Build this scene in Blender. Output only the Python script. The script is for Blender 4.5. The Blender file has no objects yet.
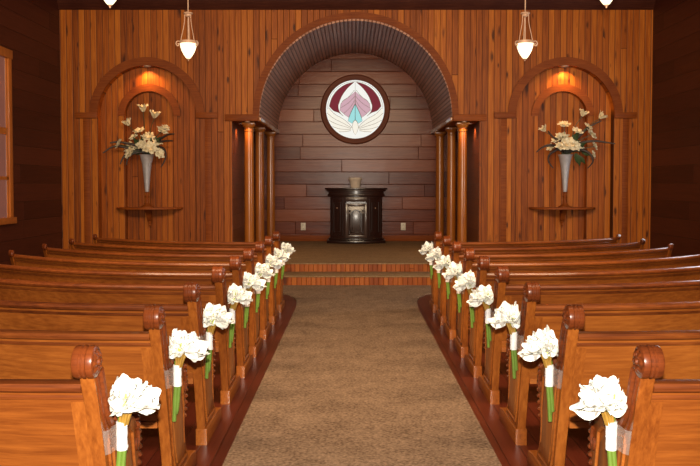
import bpy, bmesh, math, random
from mathutils import Vector, Matrix
PI = math.pi
R = math.radians
SC = bpy.context.scene
COL = SC.collection

# ------------------------------------------------------------------ camera, world, lights, exposure
CAM_Z = 1.57
cd = bpy.data.cameras.new('camera')
cam = bpy.data.objects.new('camera', cd); COL.objects.link(cam)
cd.sensor_width = 36.0
cd.lens = 800.0 * 36.0 / 700.0
PITCH = 2.0
cam.location = (0, 0, CAM_Z)
cam.rotation_euler = (R(90 - PITCH), 0, 0)
cd.shift_x = -3.0 / 700.0
cd.shift_y = -(48.0 - 800.0 * math.tan(R(PITCH))) / 700.0
cd.clip_start = 0.05
SC.camera = cam

w = bpy.data.worlds.new('world'); SC.world = w; w.use_nodes = True
w.node_tree.nodes['Background'].inputs[0].default_value = (1.0, 0.86, 0.7, 1)
w.node_tree.nodes['Background'].inputs[1].default_value = 0.05

def light(name, typ, loc, energy, color=(1, 1, 1), size=0.1, target=None, **kw):
    d = bpy.data.lights.new(name, typ); d.energy = energy; d.color = color
    if typ == 'AREA':
        d.shape = 'RECTANGLE'; d.size = size[0]; d.size_y = size[1]
    else:
        d.shadow_soft_size = size
    for k, v in kw.items(): setattr(d, k, v)
    o = bpy.data.objects.new(name, d); COL.objects.link(o); o.location = loc
    if target is not None:
        o.rotation_euler = (Vector(target) - Vector(loc)).to_track_quat('-Z', 'Y').to_euler()
    return o

# an added area light, out of view, brightening the chancel wall, the camera's flash, and daylight through the entrance glazing behind the photographer
light('added_front_wash', 'AREA', (0.05, 4.0, 4.45), 760, (1.0, 0.74, 0.47), (8.0, 0.9), (0.05, 14.7, 2.6))
light('camera_flash', 'SPOT', (0.0, -0.02, CAM_Z + 0.20), 1300, (1.0, 0.90, 0.76), 0.025, (0, 14, 1.0), spot_size=R(100), spot_blend=0.6)
light('entrance_daylight', 'AREA', (0.0, -4.3, 2.75), 190, (1.0, 0.92, 0.80), (2.4, 1.8), (0, 10, 2.2))
LAMP_GLOW = 1.8
NICHE_W = 70.0
COLUMN_W = 26.0
SC.view_settings.view_transform = 'Standard'
SC.view_settings.look = 'None'
SC.view_settings.gamma = 1.0
SC.view_settings.use_curve_mapping = False
SC.view_settings.exposure = 0.0

# ------------------------------------------------------------------ materials
def new_mat(name):
    m = bpy.data.materials.new(name); m.use_nodes = True
    nt = m.node_tree
    return m, nt, nt.nodes['Principled BSDF']

def N(nt, typ, **kw):
    n = nt.nodes.new(typ)
    for k, v in kw.items(): setattr(n, k, v)
    return n

def L(nt, a, b): nt.links.new(a, b)

def M2(nt, op, a, b=None, c=None):
    n = N(nt, 'ShaderNodeMath', operation=op)
    for i, v in enumerate((a, b, c)):
        if v is None: continue
        if isinstance(v, (int, float)): n.inputs[i].default_value = v
        else: L(nt, v, n.inputs[i])
    return n.outputs[0]

def ramp(nt, fac, stops, interp='LINEAR'):
    r = N(nt, 'ShaderNodeValToRGB'); cr = r.color_ramp; cr.interpolation = interp
    while len(cr.elements) < len(stops): cr.elements.new(0.5)
    for e, (p, c) in zip(cr.elements, stops):
        e.position = p; e.color = (c[0], c[1], c[2], 1)
    L(nt, fac, r.inputs[0])
    return r.outputs[0]

def plain(name, color, rough=0.5, metal=0.0, emit=None, strength=0.0, coat=0.0, spec=0.5):
    m, nt, b = new_mat(name)
    tc = N(nt, 'ShaderNodeTexCoord')
    nz = N(nt, 'ShaderNodeTexNoise'); nz.inputs['Scale'].default_value = 14.0; nz.inputs['Detail'].default_value = 3.0
    L(nt, tc.outputs['Object'], nz.inputs['Vector'])
    c0 = tuple(x * 0.88 for x in color); c1 = tuple(min(1, x * 1.1) for x in color)
    L(nt, ramp(nt, nz.outputs['Fac'], [(0.3, c0), (0.7, c1)]), b.inputs['Base Color'])
    b.inputs['Roughness'].default_value = rough
    b.inputs['Metallic'].default_value = metal
    b.inputs['Coat Weight'].default_value = coat
    b.inputs['Specular IOR Level'].default_value = spec
    if emit is not None:
        b.inputs['Emission Color'].default_value = (*emit, 1)
        b.inputs['Emission Strength'].default_value = strength
    return m

def wood(name, dark, mid, lite, axis='x', scale=1.0, rough=0.35, coat=0.3, bump=0.15, vary=0.15, spec=0.3):
    """solid grained wood; axis = grain direction in object space"""
    m, nt, b = new_mat(name)
    tc = N(nt, 'ShaderNodeTexCoord'); oi = N(nt, 'ShaderNodeObjectInfo')
    mp = N(nt, 'ShaderNodeMapping')
    s = {'x': (3.0, 60, 60), 'y': (60, 3.0, 60), 'z': (60, 60, 3.0)}[axis]
    mp.inputs['Scale'].default_value = tuple(v * scale for v in s)
    L(nt, tc.outputs['Object'], mp.inputs['Vector'])
    off = N(nt, 'ShaderNodeVectorMath', operation='ADD')
    rv = M2(nt, 'MULTIPLY', oi.outputs['Random'], 37.0)
    L(nt, mp.outputs[0], off.inputs[0]); L(nt, rv, off.inputs[1])
    n1 = N(nt, 'ShaderNodeTexNoise'); n1.inputs['Scale'].default_value = 1.0; n1.inputs['Detail'].default_value = 6.0; n1.inputs['Roughness'].default_value = 0.65; n1.inputs['Distortion'].default_value = 0.25
    L(nt, off.outputs[0], n1.inputs['Vector'])
    n2 = N(nt, 'ShaderNodeTexNoise'); n2.inputs['Scale'].default_value = 2.2; n2.inputs['Detail'].default_value = 2.0
    L(nt, tc.outputs['Object'], n2.inputs['Vector'])
    f = M2(nt, 'ADD', M2(nt, 'MULTIPLY', n1.outputs['Fac'], 0.7), M2(nt, 'MULTIPLY', n2.outputs['Fac'], 0.3))
    f = M2(nt, 'ADD', f, M2(nt, 'MULTIPLY', M2(nt, 'SUBTRACT', oi.outputs['Random'], 0.5), vary))
    L(nt, ramp(nt, f, [(0.32, dark), (0.5, mid), (0.68, lite)]), b.inputs['Base Color'])
    b.inputs['Roughness'].default_value = rough
    b.inputs['Specular IOR Level'].default_value = spec
    b.inputs['Coat Weight'].default_value = coat; b.inputs['Coat Roughness'].default_value = 0.18
    bp = N(nt, 'ShaderNodeBump'); bp.inputs['Strength'].default_value = bump; bp.inputs['Distance'].default_value = 0.004
    L(nt, n1.outputs['Fac'], bp.inputs['Height']); L(nt, bp.outputs[0], b.inputs['Normal'])
    return m

def boards(name, stops, u='x', v='z', width=0.1, length=2.4, rough=0.4, coat=0.2, knots=False, seam=0.03, vary=0.5, bump=0.6, wave=0.0, angle=None, spec=0.5):
    """planks: u = across the boards, v = along them (object axes); angle=(zc) -> u is the angle round an axis along y"""
    m, nt, b = new_mat(name)
    tc = N(nt, 'ShaderNodeTexCoord'); sp = N(nt, 'ShaderNodeSeparateXYZ'); L(nt, tc.outputs['Object'], sp.inputs[0])
    ax = {'x': sp.outputs[0], 'y': sp.outputs[1], 'z': sp.outputs[2]}
    if angle is not None:
        U = M2(nt, 'MULTIPLY', M2(nt, 'ARCTAN2', M2(nt, 'SUBTRACT', ax['z'], angle[1]), M2(nt, 'SUBTRACT', ax['x'], angle[0])), angle[2])
    else:
        U = ax[u]
    V = ax[v]
    q = M2(nt, 'DIVIDE', M2(nt, 'ADD', U, 50.0), width)
    bi = M2(nt, 'FLOOR', q); fr = M2(nt, 'FRACT', q)
    w1 = N(nt, 'ShaderNodeTexWhiteNoise', noise_dimensions='1D'); L(nt, bi, w1.inputs['W'])
    q2 = M2(nt, 'DIVIDE', M2(nt, 'ADD', V, M2(nt, 'MULTIPLY', w1.outputs['Value'], length * 5.3)), length)
    ci = M2(nt, 'FLOOR', q2); fr2 = M2(nt, 'FRACT', q2)
    cmb = N(nt, 'ShaderNodeCombineXYZ'); L(nt, bi, cmb.inputs[0]); L(nt, ci, cmb.inputs[1])
    w2 = N(nt, 'ShaderNodeTexWhiteNoise', noise_dimensions='2D'); L(nt, cmb.outputs[0], w2.inputs['Vector'])
    # grain
    gv = N(nt, 'ShaderNodeCombineXYZ')
    L(nt, M2(nt, 'MULTIPLY', U, 38.0), gv.inputs[0]); L(nt, M2(nt, 'MULTIPLY', V, 1.6), gv.inputs[1])
    L(nt, M2(nt, 'MULTIPLY', w2.outputs['Value'], 53.0), gv.inputs[2])
    n1 = N(nt, 'ShaderNodeTexNoise'); n1.inputs['Scale'].default_value = 1.0; n1.inputs['Detail'].default_value = 5.0; n1.inputs['Distortion'].default_value = 0.8
    L(nt, gv.outputs[0], n1.inputs['Vector'])
    f = M2(nt, 'ADD', M2(nt, 'MULTIPLY', M2(nt, 'SUBTRACT', n1.outputs['Fac'], 0.5), 0.9), M2(nt, 'ADD', 0.5, M2(nt, 'MULTIPLY', M2(nt, 'SUBTRACT', w2.outputs['Value'], 0.5), vary)))
    col = ramp(nt, f, stops)
    if knots:
        kv = N(nt, 'ShaderNodeCombineXYZ')
        L(nt, M2(nt, 'MULTIPLY', U, 7.0), kv.inputs[0]); L(nt, M2(nt, 'MULTIPLY', V, 2.1), kv.inputs[1])
        L(nt, M2(nt, 'MULTIPLY', bi, 3.7), kv.inputs[2])
        vo = N(nt, 'ShaderNodeTexVoronoi'); vo.inputs['Scale'].default_value = 1.0; L(nt, kv.outputs[0], vo.inputs['Vector'])
        sc = N(nt, 'ShaderNodeSeparateColor'); L(nt, vo.outputs['Color'], sc.inputs[0])
        has = M2(nt, 'GREATER_THAN', sc.outputs[0], 0.38)
        kr = N(nt, 'ShaderNodeMapRange'); kr.inputs['From Min'].default_value = 0.10; kr.inputs['From Max'].default_value = 0.30
        kr.inputs['To Min'].default_value = 0.88; kr.inputs['To Max'].default_value = 0.0
        kn = N(nt, 'ShaderNodeTexNoise'); kn.inputs['Scale'].default_value = 2.2; kn.inputs['Detail'].default_value = 3.0; L(nt, kv.outputs[0], kn.inputs['Vector'])
        kd = M2(nt, 'MULTIPLY', vo.outputs['Distance'], M2(nt, 'ADD', 0.75, M2(nt, 'MULTIPLY', sc.outputs[1], 1.6)))
        kd = M2(nt, 'ADD', kd, M2(nt, 'MULTIPLY', M2(nt, 'SUBTRACT', kn.outputs['Fac'], 0.5), 0.35))
        L(nt, kd, kr.inputs['Value'])
        mx = N(nt, 'ShaderNodeMix', data_type='RGBA'); L(nt, M2(nt, 'MULTIPLY', kr.outputs[0], has), mx.inputs[0])
        L(nt, col, mx.inputs[6]); mx.inputs[7].default_value = (*knots, 1)
        col = mx.outputs[2]
    L(nt, col, b.inputs['Base Color'])
    # grooves between the boards
    e = M2(nt, 'MINIMUM', fr, M2(nt, 'SUBTRACT', 1.0, fr))
    g = N(nt, 'ShaderNodeMapRange'); g.inputs['From Min'].default_value = 0.0; g.inputs['From Max'].default_value = seam
    L(nt, e, g.inputs['Value'])
    e2 = M2(nt, 'MULTIPLY', M2(nt, 'MINIMUM', fr2, M2(nt, 'SUBTRACT', 1.0, fr2)), length / width)
    g2 = N(nt, 'ShaderNodeMapRange'); g2.inputs['From Min'].default_value = 0.0; g2.inputs['From Max'].default_value = seam
    L(nt, e2, g2.inputs['Value'])
    h = M2(nt, 'MINIMUM', g.outputs[0], g2.outputs[0])
    gm = N(nt, 'ShaderNodeMix', data_type='RGBA'); L(nt, h, gm.inputs[0])
    gm.inputs[6].default_value = (stops[0][1][0] * 0.35, stops[0][1][1] * 0.35, stops[0][1][2] * 0.35, 1)
    L(nt, col, gm.inputs[7]); L(nt, gm.outputs[2], b.inputs['Base Color'])
    hh = M2(nt, 'ADD', h, M2(nt, 'MULTIPLY', n1.outputs['Fac'], 0.25))
    if wave:
        n3 = N(nt, 'ShaderNodeTexNoise'); n3.inputs['Scale'].default_value = 1.0; n3.inputs['Detail'].default_value = 1.0
        wv = N(nt, 'ShaderNodeCombineXYZ'); L(nt, M2(nt, 'MULTIPLY', U, 5.0), wv.inputs[0]); L(nt, M2(nt, 'MULTIPLY', V, 2.5), wv.inputs[1]); L(nt, bi, wv.inputs[2])
        L(nt, wv.outputs[0], n3.inputs['Vector'])
        hh = M2(nt, 'ADD', hh, M2(nt, 'MULTIPLY', n3.outputs['Fac'], wave))
    bp = N(nt, 'ShaderNodeBump'); bp.inputs['Strength'].default_value = bump; bp.inputs['Distance'].default_value = 0.006
    L(nt, hh, bp.inputs['Height']); L(nt, bp.outputs[0], b.inputs['Normal'])
    b.inputs['Roughness'].default_value = rough
    b.inputs['Coat Weight'].default_value = coat; b.inputs['Coat Roughness'].default_value = 0.2
    b.inputs['Specular IOR Level'].default_value = spec
    return m

def carpet_mat(name, dark, lite):
    m, nt, b = new_mat(name)
    tc = N(nt, 'ShaderNodeTexCoord')
    n1 = N(nt, 'ShaderNodeTexNoise'); n1.inputs['Scale'].default_value = 58.0; n1.inputs['Detail'].default_value = 5.0
    n2 = N(nt, 'ShaderNodeTexNoise'); n2.inputs['Scale'].default_value = 3.5; n2.inputs['Detail'].default_value = 6.0; n2.inputs['Roughness'].default_value = 0.7
    L(nt, tc.outputs['Object'], n1.inputs['Vector']); L(nt, tc.outputs['Object'], n2.inputs['Vector'])
    f = M2(nt, 'ADD', M2(nt, 'MULTIPLY', n1.outputs['Fac'], 0.68), M2(nt, 'MULTIPLY', n2.outputs['Fac'], 0.32))
    L(nt, ramp(nt, f, [(0.36, dark), (0.64, lite)]), b.inputs['Base Color'])
    b.inputs['Roughness'].default_value = 0.95; b.inputs['Specular IOR Level'].default_value = 0.1
    bp = N(nt, 'ShaderNodeBump'); bp.inputs['Strength'].default_value = 0.8; bp.inputs['Distance'].default_value = 0.01
    L(nt, n1.outputs['Fac'], bp.inputs['Height']); L(nt, bp.outputs[0], b.inputs['Normal'])
    return m

def clear_mat(name):
    m, nt, b = new_mat(name)
    b.inputs['Base Color'].default_value = (0.8, 0.78, 0.75, 1); b.inputs['Roughness'].default_value = 0.35
    t = N(nt, 'ShaderNodeBsdfTransparent'); mx = N(nt, 'ShaderNodeMixShader'); mx.inputs[0].default_value = 0.15
    L(nt, t.outputs[0], mx.inputs[1]); L(nt, b.outputs[0], mx.inputs[2])
    L(nt, mx.outputs[0], nt.nodes['Material Output'].inputs['Surface'])
    return m

def petal_mat(name, c0, c1):
    m, nt, b = new_mat(name)
    tc = N(nt, 'ShaderNodeTexCoord')
    n1 = N(nt, 'ShaderNodeTexNoise'); n1.inputs['Scale'].default_value = 22.0; n1.inputs['Detail'].default_value = 2.0
    L(nt, tc.outputs['Object'], n1.inputs['Vector'])
    L(nt, ramp(nt, n1.outputs['Fac'], [(0.35, c0), (0.6, c1)]), b.inputs['Base Color'])
    b.inputs['Roughness'].default_value = 0.6
    b.inputs['Subsurface Weight'].default_value = 0.0
    return m

OAK = ((0.17, 0.041, 0.006), (0.27, 0.074, 0.011), (0.38, 0.115, 0.018))
OAKD = ((0.07, 0.014, 0.003), (0.15, 0.034, 0.006), (0.24, 0.062, 0.010))
MT = {}
MT['oak_x'] = wood('oak_along', *OAK, axis='x', rough=0.42, coat=0.12)
MT['oak_y'] = wood('oak_across', *OAK, axis='y', rough=0.36)
MT['oak_z'] = wood('oak_upright', *OAK, axis='z', rough=0.36)
MT['rail'] = wood('oak_rail_dark', *OAKD, axis='x', rough=0.45, coat=0.35)
MT['carved'] = wood('carved_oak', (0.05, 0.012, 0.004), (0.13, 0.028, 0.007), (0.19, 0.042, 0.009), axis='x', rough=0.32, coat=0.12, spec=0.25)
PINE = [(0.12, (0.13, 0.026, 0.002)), (0.48, (0.29, 0.068, 0.005)), (0.85, (0.47, 0.138, 0.012))]
MT['pine_wall'] = boards('pine_boards_upright', PINE, 'x', 'z', 0.11, 60.0, rough=0.5, coat=0.0, knots=(0.035, 0.006, 0.001), vary=0.46, seam=0.08, spec=0.2)
MT['pine_trim'] = wood('pine_trim', (0.14, 0.028, 0.004), (0.21, 0.048, 0.007), (0.28, 0.066, 0.008), axis='x', rough=0.55, coat=0.0, spec=0.15)
MT['pine_step'] = boards('pine_boards_step', [(0.1, (0.14, 0.026, 0.003)), (0.5, (0.27, 0.062, 0.007)), (0.9, (0.40, 0.115, 0.014))], 'x', 'z', 0.075, 3.0, rough=0.4, knots=(0.06, 0.014, 0.004), vary=0.5, seam=0.08, coat=0.0, spec=0.2)
MT['column'] = wood('column_wood', (0.24, 0.065, 0.008), (0.32, 0.095, 0.012), (0.40, 0.130, 0.018), axis='z', rough=0.25, coat=0.4)
DARKB = [(0.15, (0.095, 0.018, 0.007)), (0.5, (0.165, 0.038, 0.014)), (0.85, (0.235, 0.066, 0.026))]
MT['dark_boards'] = boards('dark_boards_level', DARKB, 'z', 'x', 0.285, 2.7, rough=0.25, coat=0.0, vary=0.7, seam=0.03, wave=0.7, spec=0.2)
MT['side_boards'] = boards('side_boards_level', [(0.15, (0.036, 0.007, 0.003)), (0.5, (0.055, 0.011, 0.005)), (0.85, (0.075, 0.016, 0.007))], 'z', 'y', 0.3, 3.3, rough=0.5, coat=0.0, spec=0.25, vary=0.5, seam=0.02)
MT['vault'] = boards('vault_slats', [(0.2, (0.26, 0.105, 0.058)), (0.5, (0.42, 0.19, 0.115)), (0.8, (0.54, 0.27, 0.17))], 'x', 'y', 0.074, 6.0, rough=0.45, coat=0.0, spec=0.35, vary=0.35, seam=0.22, bump=1.0, angle=(0.05, 2.80, 1.76))
MT['ceiling'] = boards('ceiling_boards', [(0.2, (0.018, 0.004, 0.002)), (0.8, (0.03, 0.008, 0.004))], 'x', 'y', 0.14, 4.0, rough=0.6, coat=0.0, spec=0.1)
MT['floor'] = boards('mahogany_floor', [(0.15, (0.055, 0.008, 0.004)), (0.5, (0.085, 0.013, 0.006)), (0.85, (0.12, 0.022, 0.009))], 'x', 'y', 0.12, 2.2, rough=0.32, coat=0.0, vary=0.5, seam=0.03)
MT['carpet'] = carpet_mat('brown_carpet', (0.115, 0.068, 0.041), (0.34, 0.22, 0.14))
MT['stage_carpet'] = carpet_mat('stage_carpet', (0.20, 0.122, 0.060), (0.37, 0.235, 0.122))
MT['pulpit'] = wood('pulpit_wood', (0.010, 0.004, 0.003), (0.022, 0.007, 0.005), (0.038, 0.012, 0.008), axis='z', rough=0.28, coat=0.6)
MT['pulpit_sheen'] = wood('pulpit_sheen_wood', (0.035, 0.019, 0.015), (0.06, 0.034, 0.027), (0.085, 0.05, 0.04), axis='z', rough=0.32, coat=0.6)  # paler copy of the pulpit wood, flash reflection put into its colour
MT['clay'] = plain('beige_planter', (0.60, 0.51, 0.42), 0.8)
MT['brass'] = plain('antique_rose_gold', (0.50, 0.31, 0.21), 0.5, 0.1)
MT['bowl'] = plain('lit_glass_bowl', (0.9, 0.8, 0.6), 0.4, emit=(1.0, 0.80, 0.50), strength=LAMP_GLOW)
MT['puck'] = plain('lit_puck', (0.9, 0.8, 0.6), 0.4, emit=(1.0, 0.75, 0.45), strength=12.0)
MT['silver'] = plain('frosted_silver_glass', (0.42, 0.40, 0.42), 0.35, 0.25)
MT['petal'] = petal_mat('white_petal', (0.82, 0.82, 0.76), (0.92, 0.92, 0.88))
MT['cream'] = petal_mat('cream_petal', (0.58, 0.47, 0.28), (0.78, 0.70, 0.50))
MT['gold_ribbon'] = plain('gold_calyx', (0.34, 0.19, 0.03), 0.5)
MT['satin'] = plain('white_satin', (0.82, 0.80, 0.80), 0.4)
MT['stem'] = plain('green_stem', (0.13, 0.22, 0.03), 0.4)
MT['bud'] = plain('green_bud', (0.45, 0.52, 0.14), 0.5)
MT['leaf'] = plain('dark_leaf', (0.035, 0.06, 0.02), 0.5)
MT['vine'] = plain('dark_vine', (0.035, 0.018, 0.012), 0.6)
MT['outlet'] = plain('ivory_plastic', (0.62, 0.55, 0.45), 0.4)
MT['slot'] = plain('dark_slot', (0.03, 0.03, 0.03), 0.6)
MT['clear'] = clear_mat('clear_tape')
MT['lead'] = plain('lead_came', (0.26, 0.20, 0.12), 0.6, 0.2)
MT['frame_dark'] = wood('window_ring_wood', (0.08, 0.018, 0.008), (0.12, 0.029, 0.012), (0.16, 0.042, 0.017), axis='x', rough=0.5, coat=0.0, spec=0.15)
MT['casing'] = wood('window_casing_wood', (0.30, 0.075, 0.012), (0.40, 0.115, 0.018), (0.5, 0.15, 0.026), axis='z', rough=0.4)
for nm, c, s in (('white', (0.95, 0.97, 0.93), 1.0), ('maroon', (0.19, 0.018, 0.035), 1.0), ('pink', (0.66, 0.42, 0.50), 1.0), ('teal', (0.36, 0.78, 0.80), 1.0), ('ivory', (0.98, 0.95, 0.84), 1.0)):
    MT['glass_' + nm] = plain('stained_glass_' + nm, tuple(x * 0.18 for x in c), 0.45, emit=c, strength=s * 0.85, spec=0.08)
MT['day_pane'] = plain('daylit_pane', (0.3, 0.3, 0.3), 0.2, emit=(0.85, 0.93, 1.0), strength=12.0)
MT['pane'] = plain('dusky_pane', (0.12, 0.05, 0.035), 0.15, emit=(0.32, 0.12, 0.09), strength=0.35)

# ------------------------------------------------------------------ mesh helpers
class MB:
    def __init__(self, fn=None): self.bm = bmesh.new(); self.fn = fn
    def v(self, *p):
        return self.bm.verts.new(p)
    def face(self, vs):
        try: return self.bm.faces.new(vs)
        except ValueError: return None
    def box(self, x0, x1, y0, y1, z0, z1, bevel=0.0, seg=2):
        g = bmesh.ops.create_cube(self.bm, size=1.0)
        vs = g['verts']
        for q in vs:
            q.co = Vector((x0 + (q.co.x + .5) * (x1 - x0), y0 + (q.co.y + .5) * (y1 - y0), z0 + (q.co.z + .5) * (z1 - z0)))
        if bevel:
            es = list({e for q in vs for e in q.link_edges})
            bmesh.ops.bevel(self.bm, geom=es, offset=bevel, segments=seg, profile=0.5, affect='EDGES')
        return self
    def prism(self, poly, a, b, plane='xz', bevel=0.0):
        """poly in a plane extruded between a and b along the third axis"""
        def P(p, t):
            if plane == 'xz': return (p[0], t, p[1])
            if plane == 'yz': return (t, p[0], p[1])
            return (p[0], p[1], t)
        A = [self.v(*P(p, a)) for p in poly]; B = [self.v(*P(p, b)) for p in poly]
        n = len(poly)
        f1 = self.face(A); f2 = self.face(list(reversed(B)))
        for i in range(n):
            self.face([A[i], B[i], B[(i + 1) % n], A[(i + 1) % n]])
        if bevel:
            es = [e for f in (f1, f2) if f for e in f.edges]
            bmesh.ops.bevel(self.bm, geom=es, offset=bevel, segments=2, profile=0.5, affect='EDGES')
        return self
    def lathe(self, prof, c=(0, 0, 0), axis='z', n=24, mod=None, arc=None):
        """prof: (radius, height) pairs; axis x: height runs along x"""
        rings = []
        a0, a1 = arc or (0, 2 * PI)
        cnt = n if arc is None else n + 1
        for r, h in prof:
            ring = []
            for i in range(cnt):
                t = a0 + (a1 - a0) * i / n
                rr, hh = (r, h) if mod is None else mod(r, h, t)
                if axis == 'z': p = (c[0] + rr * math.cos(t), c[1] + rr * math.sin(t), c[2] + hh)
                elif axis == 'x': p = (c[0] + hh, c[1] + rr * math.cos(t), c[2] + rr * math.sin(t))
                else: p = (c[0] + rr * math.cos(t), c[1] + hh, c[2] + rr * math.sin(t))
                ring.append(self.v(*p))
            rings.append(ring)
        m = cnt if arc is None else cnt - 1
        for A, B in zip(rings, rings[1:]):
            for i in range(m):
                self.face([A[i], A[(i + 1) % cnt], B[(i + 1) % cnt], B[i]])
        if arc is None:
            if prof[0][0] > 1e-6: self.face(rings[0])
            if prof[-1][0] > 1e-6: self.face(list(reversed(rings[-1])))
        return self
    def tube(self, pts, r, n=8, closed=False):
        P = [Vector(p) for p in pts]; k = len(P)
        rs = r if isinstance(r, (list, tuple)) else [r] * k
        rings = []; up = None
        for i in range(k):
            if closed: t = P[(i + 1) % k] - P[i - 1]
            else: t = P[min(i + 1, k - 1)] - P[max(i - 1, 0)]
            if t.length < 1e-9: t = Vector((0, 0, 1))
            t.normalize()
            if up is None:
                up = Vector((0, 0, 1)) if abs(t.z) < 0.9 else Vector((1, 0, 0))
            up = up - t * up.dot(t)
            if up.length < 1e-6: up = t.orthogonal()
            up.normalize(); sd = t.cross(up)
            rings.append([self.v(*(P[i] + (up * math.cos(2 * PI * j / n) + sd * math.sin(2 * PI * j / n)) * rs[i])) for j in range(n)])
        for i in range(k if closed else k - 1):
            A, B = rings[i], rings[(i + 1) % k]
            for j in range(n): self.face([A[j], A[(j + 1) % n], B[(j + 1) % n], B[j]])
        if not closed:
            self.face(rings[0]); self.face(list(reversed(rings[-1])))
        return self
    def blob(self, c, r, u=10, v=7, rot=None):
        g = bmesh.ops.create_uvsphere(self.bm, u_segments=u, v_segments=v, radius=1.0)
        rx = r if isinstance(r, (tuple, list)) else (r, r, r)
        for q in g['verts']:
            p = Vector((q.co.x * rx[0], q.co.y * rx[1], q.co.z * rx[2]))
            if rot is not None: p = rot @ p
            q.co = p + Vector(c)
        return self
    def grid(self, fn, nu, nv, thick=0.0):
        vs = [[self.v(*fn(i / nu, j / nv)) for j in range(nv + 1)] for i in range(nu + 1)]
        for i in range(nu):
            for j in range(nv):
                self.face([vs[i][j], vs[i + 1][j], vs[i + 1][j + 1], vs[i][j + 1]])
        return self
    def build(self, name, mat, parent=None, smooth=35, keep_normals=False, weld=True):
        bm = self.bm
        if self.fn:
            for q in bm.verts: q.co = Vector(self.fn(*q.co))
        if weld: bmesh.ops.remove_doubles(bm, verts=bm.verts, dist=1e-5)
        if not keep_normals: bmesh.ops.recalc_face_normals(bm, faces=bm.faces)
        if smooth:
            a = R(smooth)
            for f in bm.faces: f.smooth = True
            for e in bm.edges:
                if len(e.link_faces) == 2 and e.calc_face_angle(0) > a: e.smooth = False
        me = bpy.data.meshes.new(name); bm.to_mesh(me); bm.free()
        me.materials.append(MT[mat] if isinstance(mat, str) else mat)
        o = bpy.data.objects.new(name, me); COL.objects.link(o)
        if parent is not None: o.parent = parent
        return o

def empty(name, loc=(0, 0, 0)):
    o = bpy.data.objects.new(name, None); COL.objects.link(o); o.location = loc; o.empty_display_size = 0.1
    return o

def tag(o, label, cat, group=None, kind=None):
    o['label'] = label; o['category'] = cat
    if group: o['group'] = group
    if kind: o['kind'] = kind
    return o

def structure(o, label=None):
    o['kind'] = 'structure'
    if label: o['label'] = label
    return o

def copy_tree(o, parent=None):
    c = o.copy(); COL.objects.link(c)
    if parent is not None: c.parent = parent
    for ch in [k for k in bpy.data.objects if k.parent == o]: copy_tree(ch, c)
    return c

def spline(pts, n=6):
    """Catmull-Rom through pts (any dimension)"""
    out = []
    P = [Vector(p) for p in pts]
    for i in range(len(P) - 1):
        p0 = P[max(i - 1, 0)]; p1 = P[i]; p2 = P[i + 1]; p3 = P[min(i + 2, len(P) - 1)]
        for k in range(n):
            t = k / n
            out.append(0.5 * ((2 * p1) + (p2 - p0) * t + (2 * p0 - 5 * p1 + 4 * p2 - p3) * t * t + (3 * p1 - p0 - 3 * p2 + p3) * t ** 3))
    out.append(P[-1])
    return out

# ------------------------------------------------------------------ the room
CX = 0.05                     # centre line of the aisle and of the chancel
YW = 14.7                     # face of the chancel wall
YB = 18.3                     # rear wall of the alcove
XL, XR = -5.35, 5.47          # side walls
ZC = 4.95                     # ceiling
ST = 0.286                    # stage height
ARCH_R, SPRING = 1.76, 2.80
BAY = 2.27

structure(MB().box(XL - .1, XR + .1, -4.6, 15.3, -0.1, 0.0).build('floor', 'floor'))
structure(MB().box(XL - .1, XR + .1, -4.6, YW + .3, ZC, ZC + .1).build('ceiling', 'ceiling'))
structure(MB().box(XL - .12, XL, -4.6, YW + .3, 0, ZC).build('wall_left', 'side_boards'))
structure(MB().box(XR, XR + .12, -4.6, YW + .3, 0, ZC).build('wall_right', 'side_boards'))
mb = MB()
mb.box(XL, -1.8, -4.6, -4.48, 0, ZC).box(1.8, XR, -4.6, -4.48, 0, ZC).box(-1.8, 1.8, -4.6, -4.48, 0, 1.3).box(-1.8, 1.8, -4.6, -4.48, 4.2, ZC)
structure(mb.build('wall_rear', 'side_boards'))

NX = (CX - 3.82, CX + 3.83)
NR, NI = 0.90, 0.45           # niche: radius of the outer recess, of the inner recess
NS = 2.85

def arch_wall(mb, x0, x1, ztop, y, openings, zbot=0.0):
    """a wall face at y, from zbot to ztop, with openings [(cx, half, fn(dx)->z top)]"""
    xs = {x0, x1}
    for cx, hw, fn in openings:
        n = 48
        for i in range(n + 1):
            xs.add(round(cx - hw * math.cos(PI * i / n), 5))
        for e in getattr(fn, 'extra', ()): xs.add(round(cx + e, 5))
    xs = sorted(x for x in xs if x0 - 1e-6 <= x <= x1 + 1e-6)
    for a, b in zip(xs, xs[1:]):
        m = (a + b) / 2; za = zb = zbot
        for cx, hw, fn in openings:
            if abs(m - cx) < hw: za, zb = fn(a - cx, m - cx), fn(b - cx, m - cx)
        mb.face([mb.v(a, y, za), mb.v(b, y, zb), mb.v(b, y, ztop), mb.v(a, y, ztop)])

def arch_fn(r, spring):
    def f(dx, m): return spring + math.sqrt(max(0.0, r * r - min(abs(dx), r) ** 2))
    return f
def alcove_fn(dx, m):
    if abs(m) > ARCH_R: return 2.76
    return SPRING + math.sqrt(max(0.0, ARCH_R ** 2 - min(abs(dx), ARCH_R) ** 2))
alcove_fn.extra = (-ARCH_R, ARCH_R) + tuple(s * ARCH_R * math.cos(PI * i / 96) for i in range(49) for s in (-1, 1))

def reveal(mb, cx, r, spring, y0, y1, zbot=0.0, n=48):
    """the soffit and cheeks of an arched recess"""
    pts = [(cx - r, zbot)] + [(cx - r * math.cos(PI * i / n), spring + r * math.sin(PI * i / n)) for i in range(n + 1)] + [(cx + r, zbot)]
    for p, q in zip(pts, pts[1:]):
        mb.face([mb.v(p[0], y0, p[1]), mb.v(q[0], y0, q[1]), mb.v(q[0], y1, q[1]), mb.v(p[0], y1, p[1])])

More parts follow.
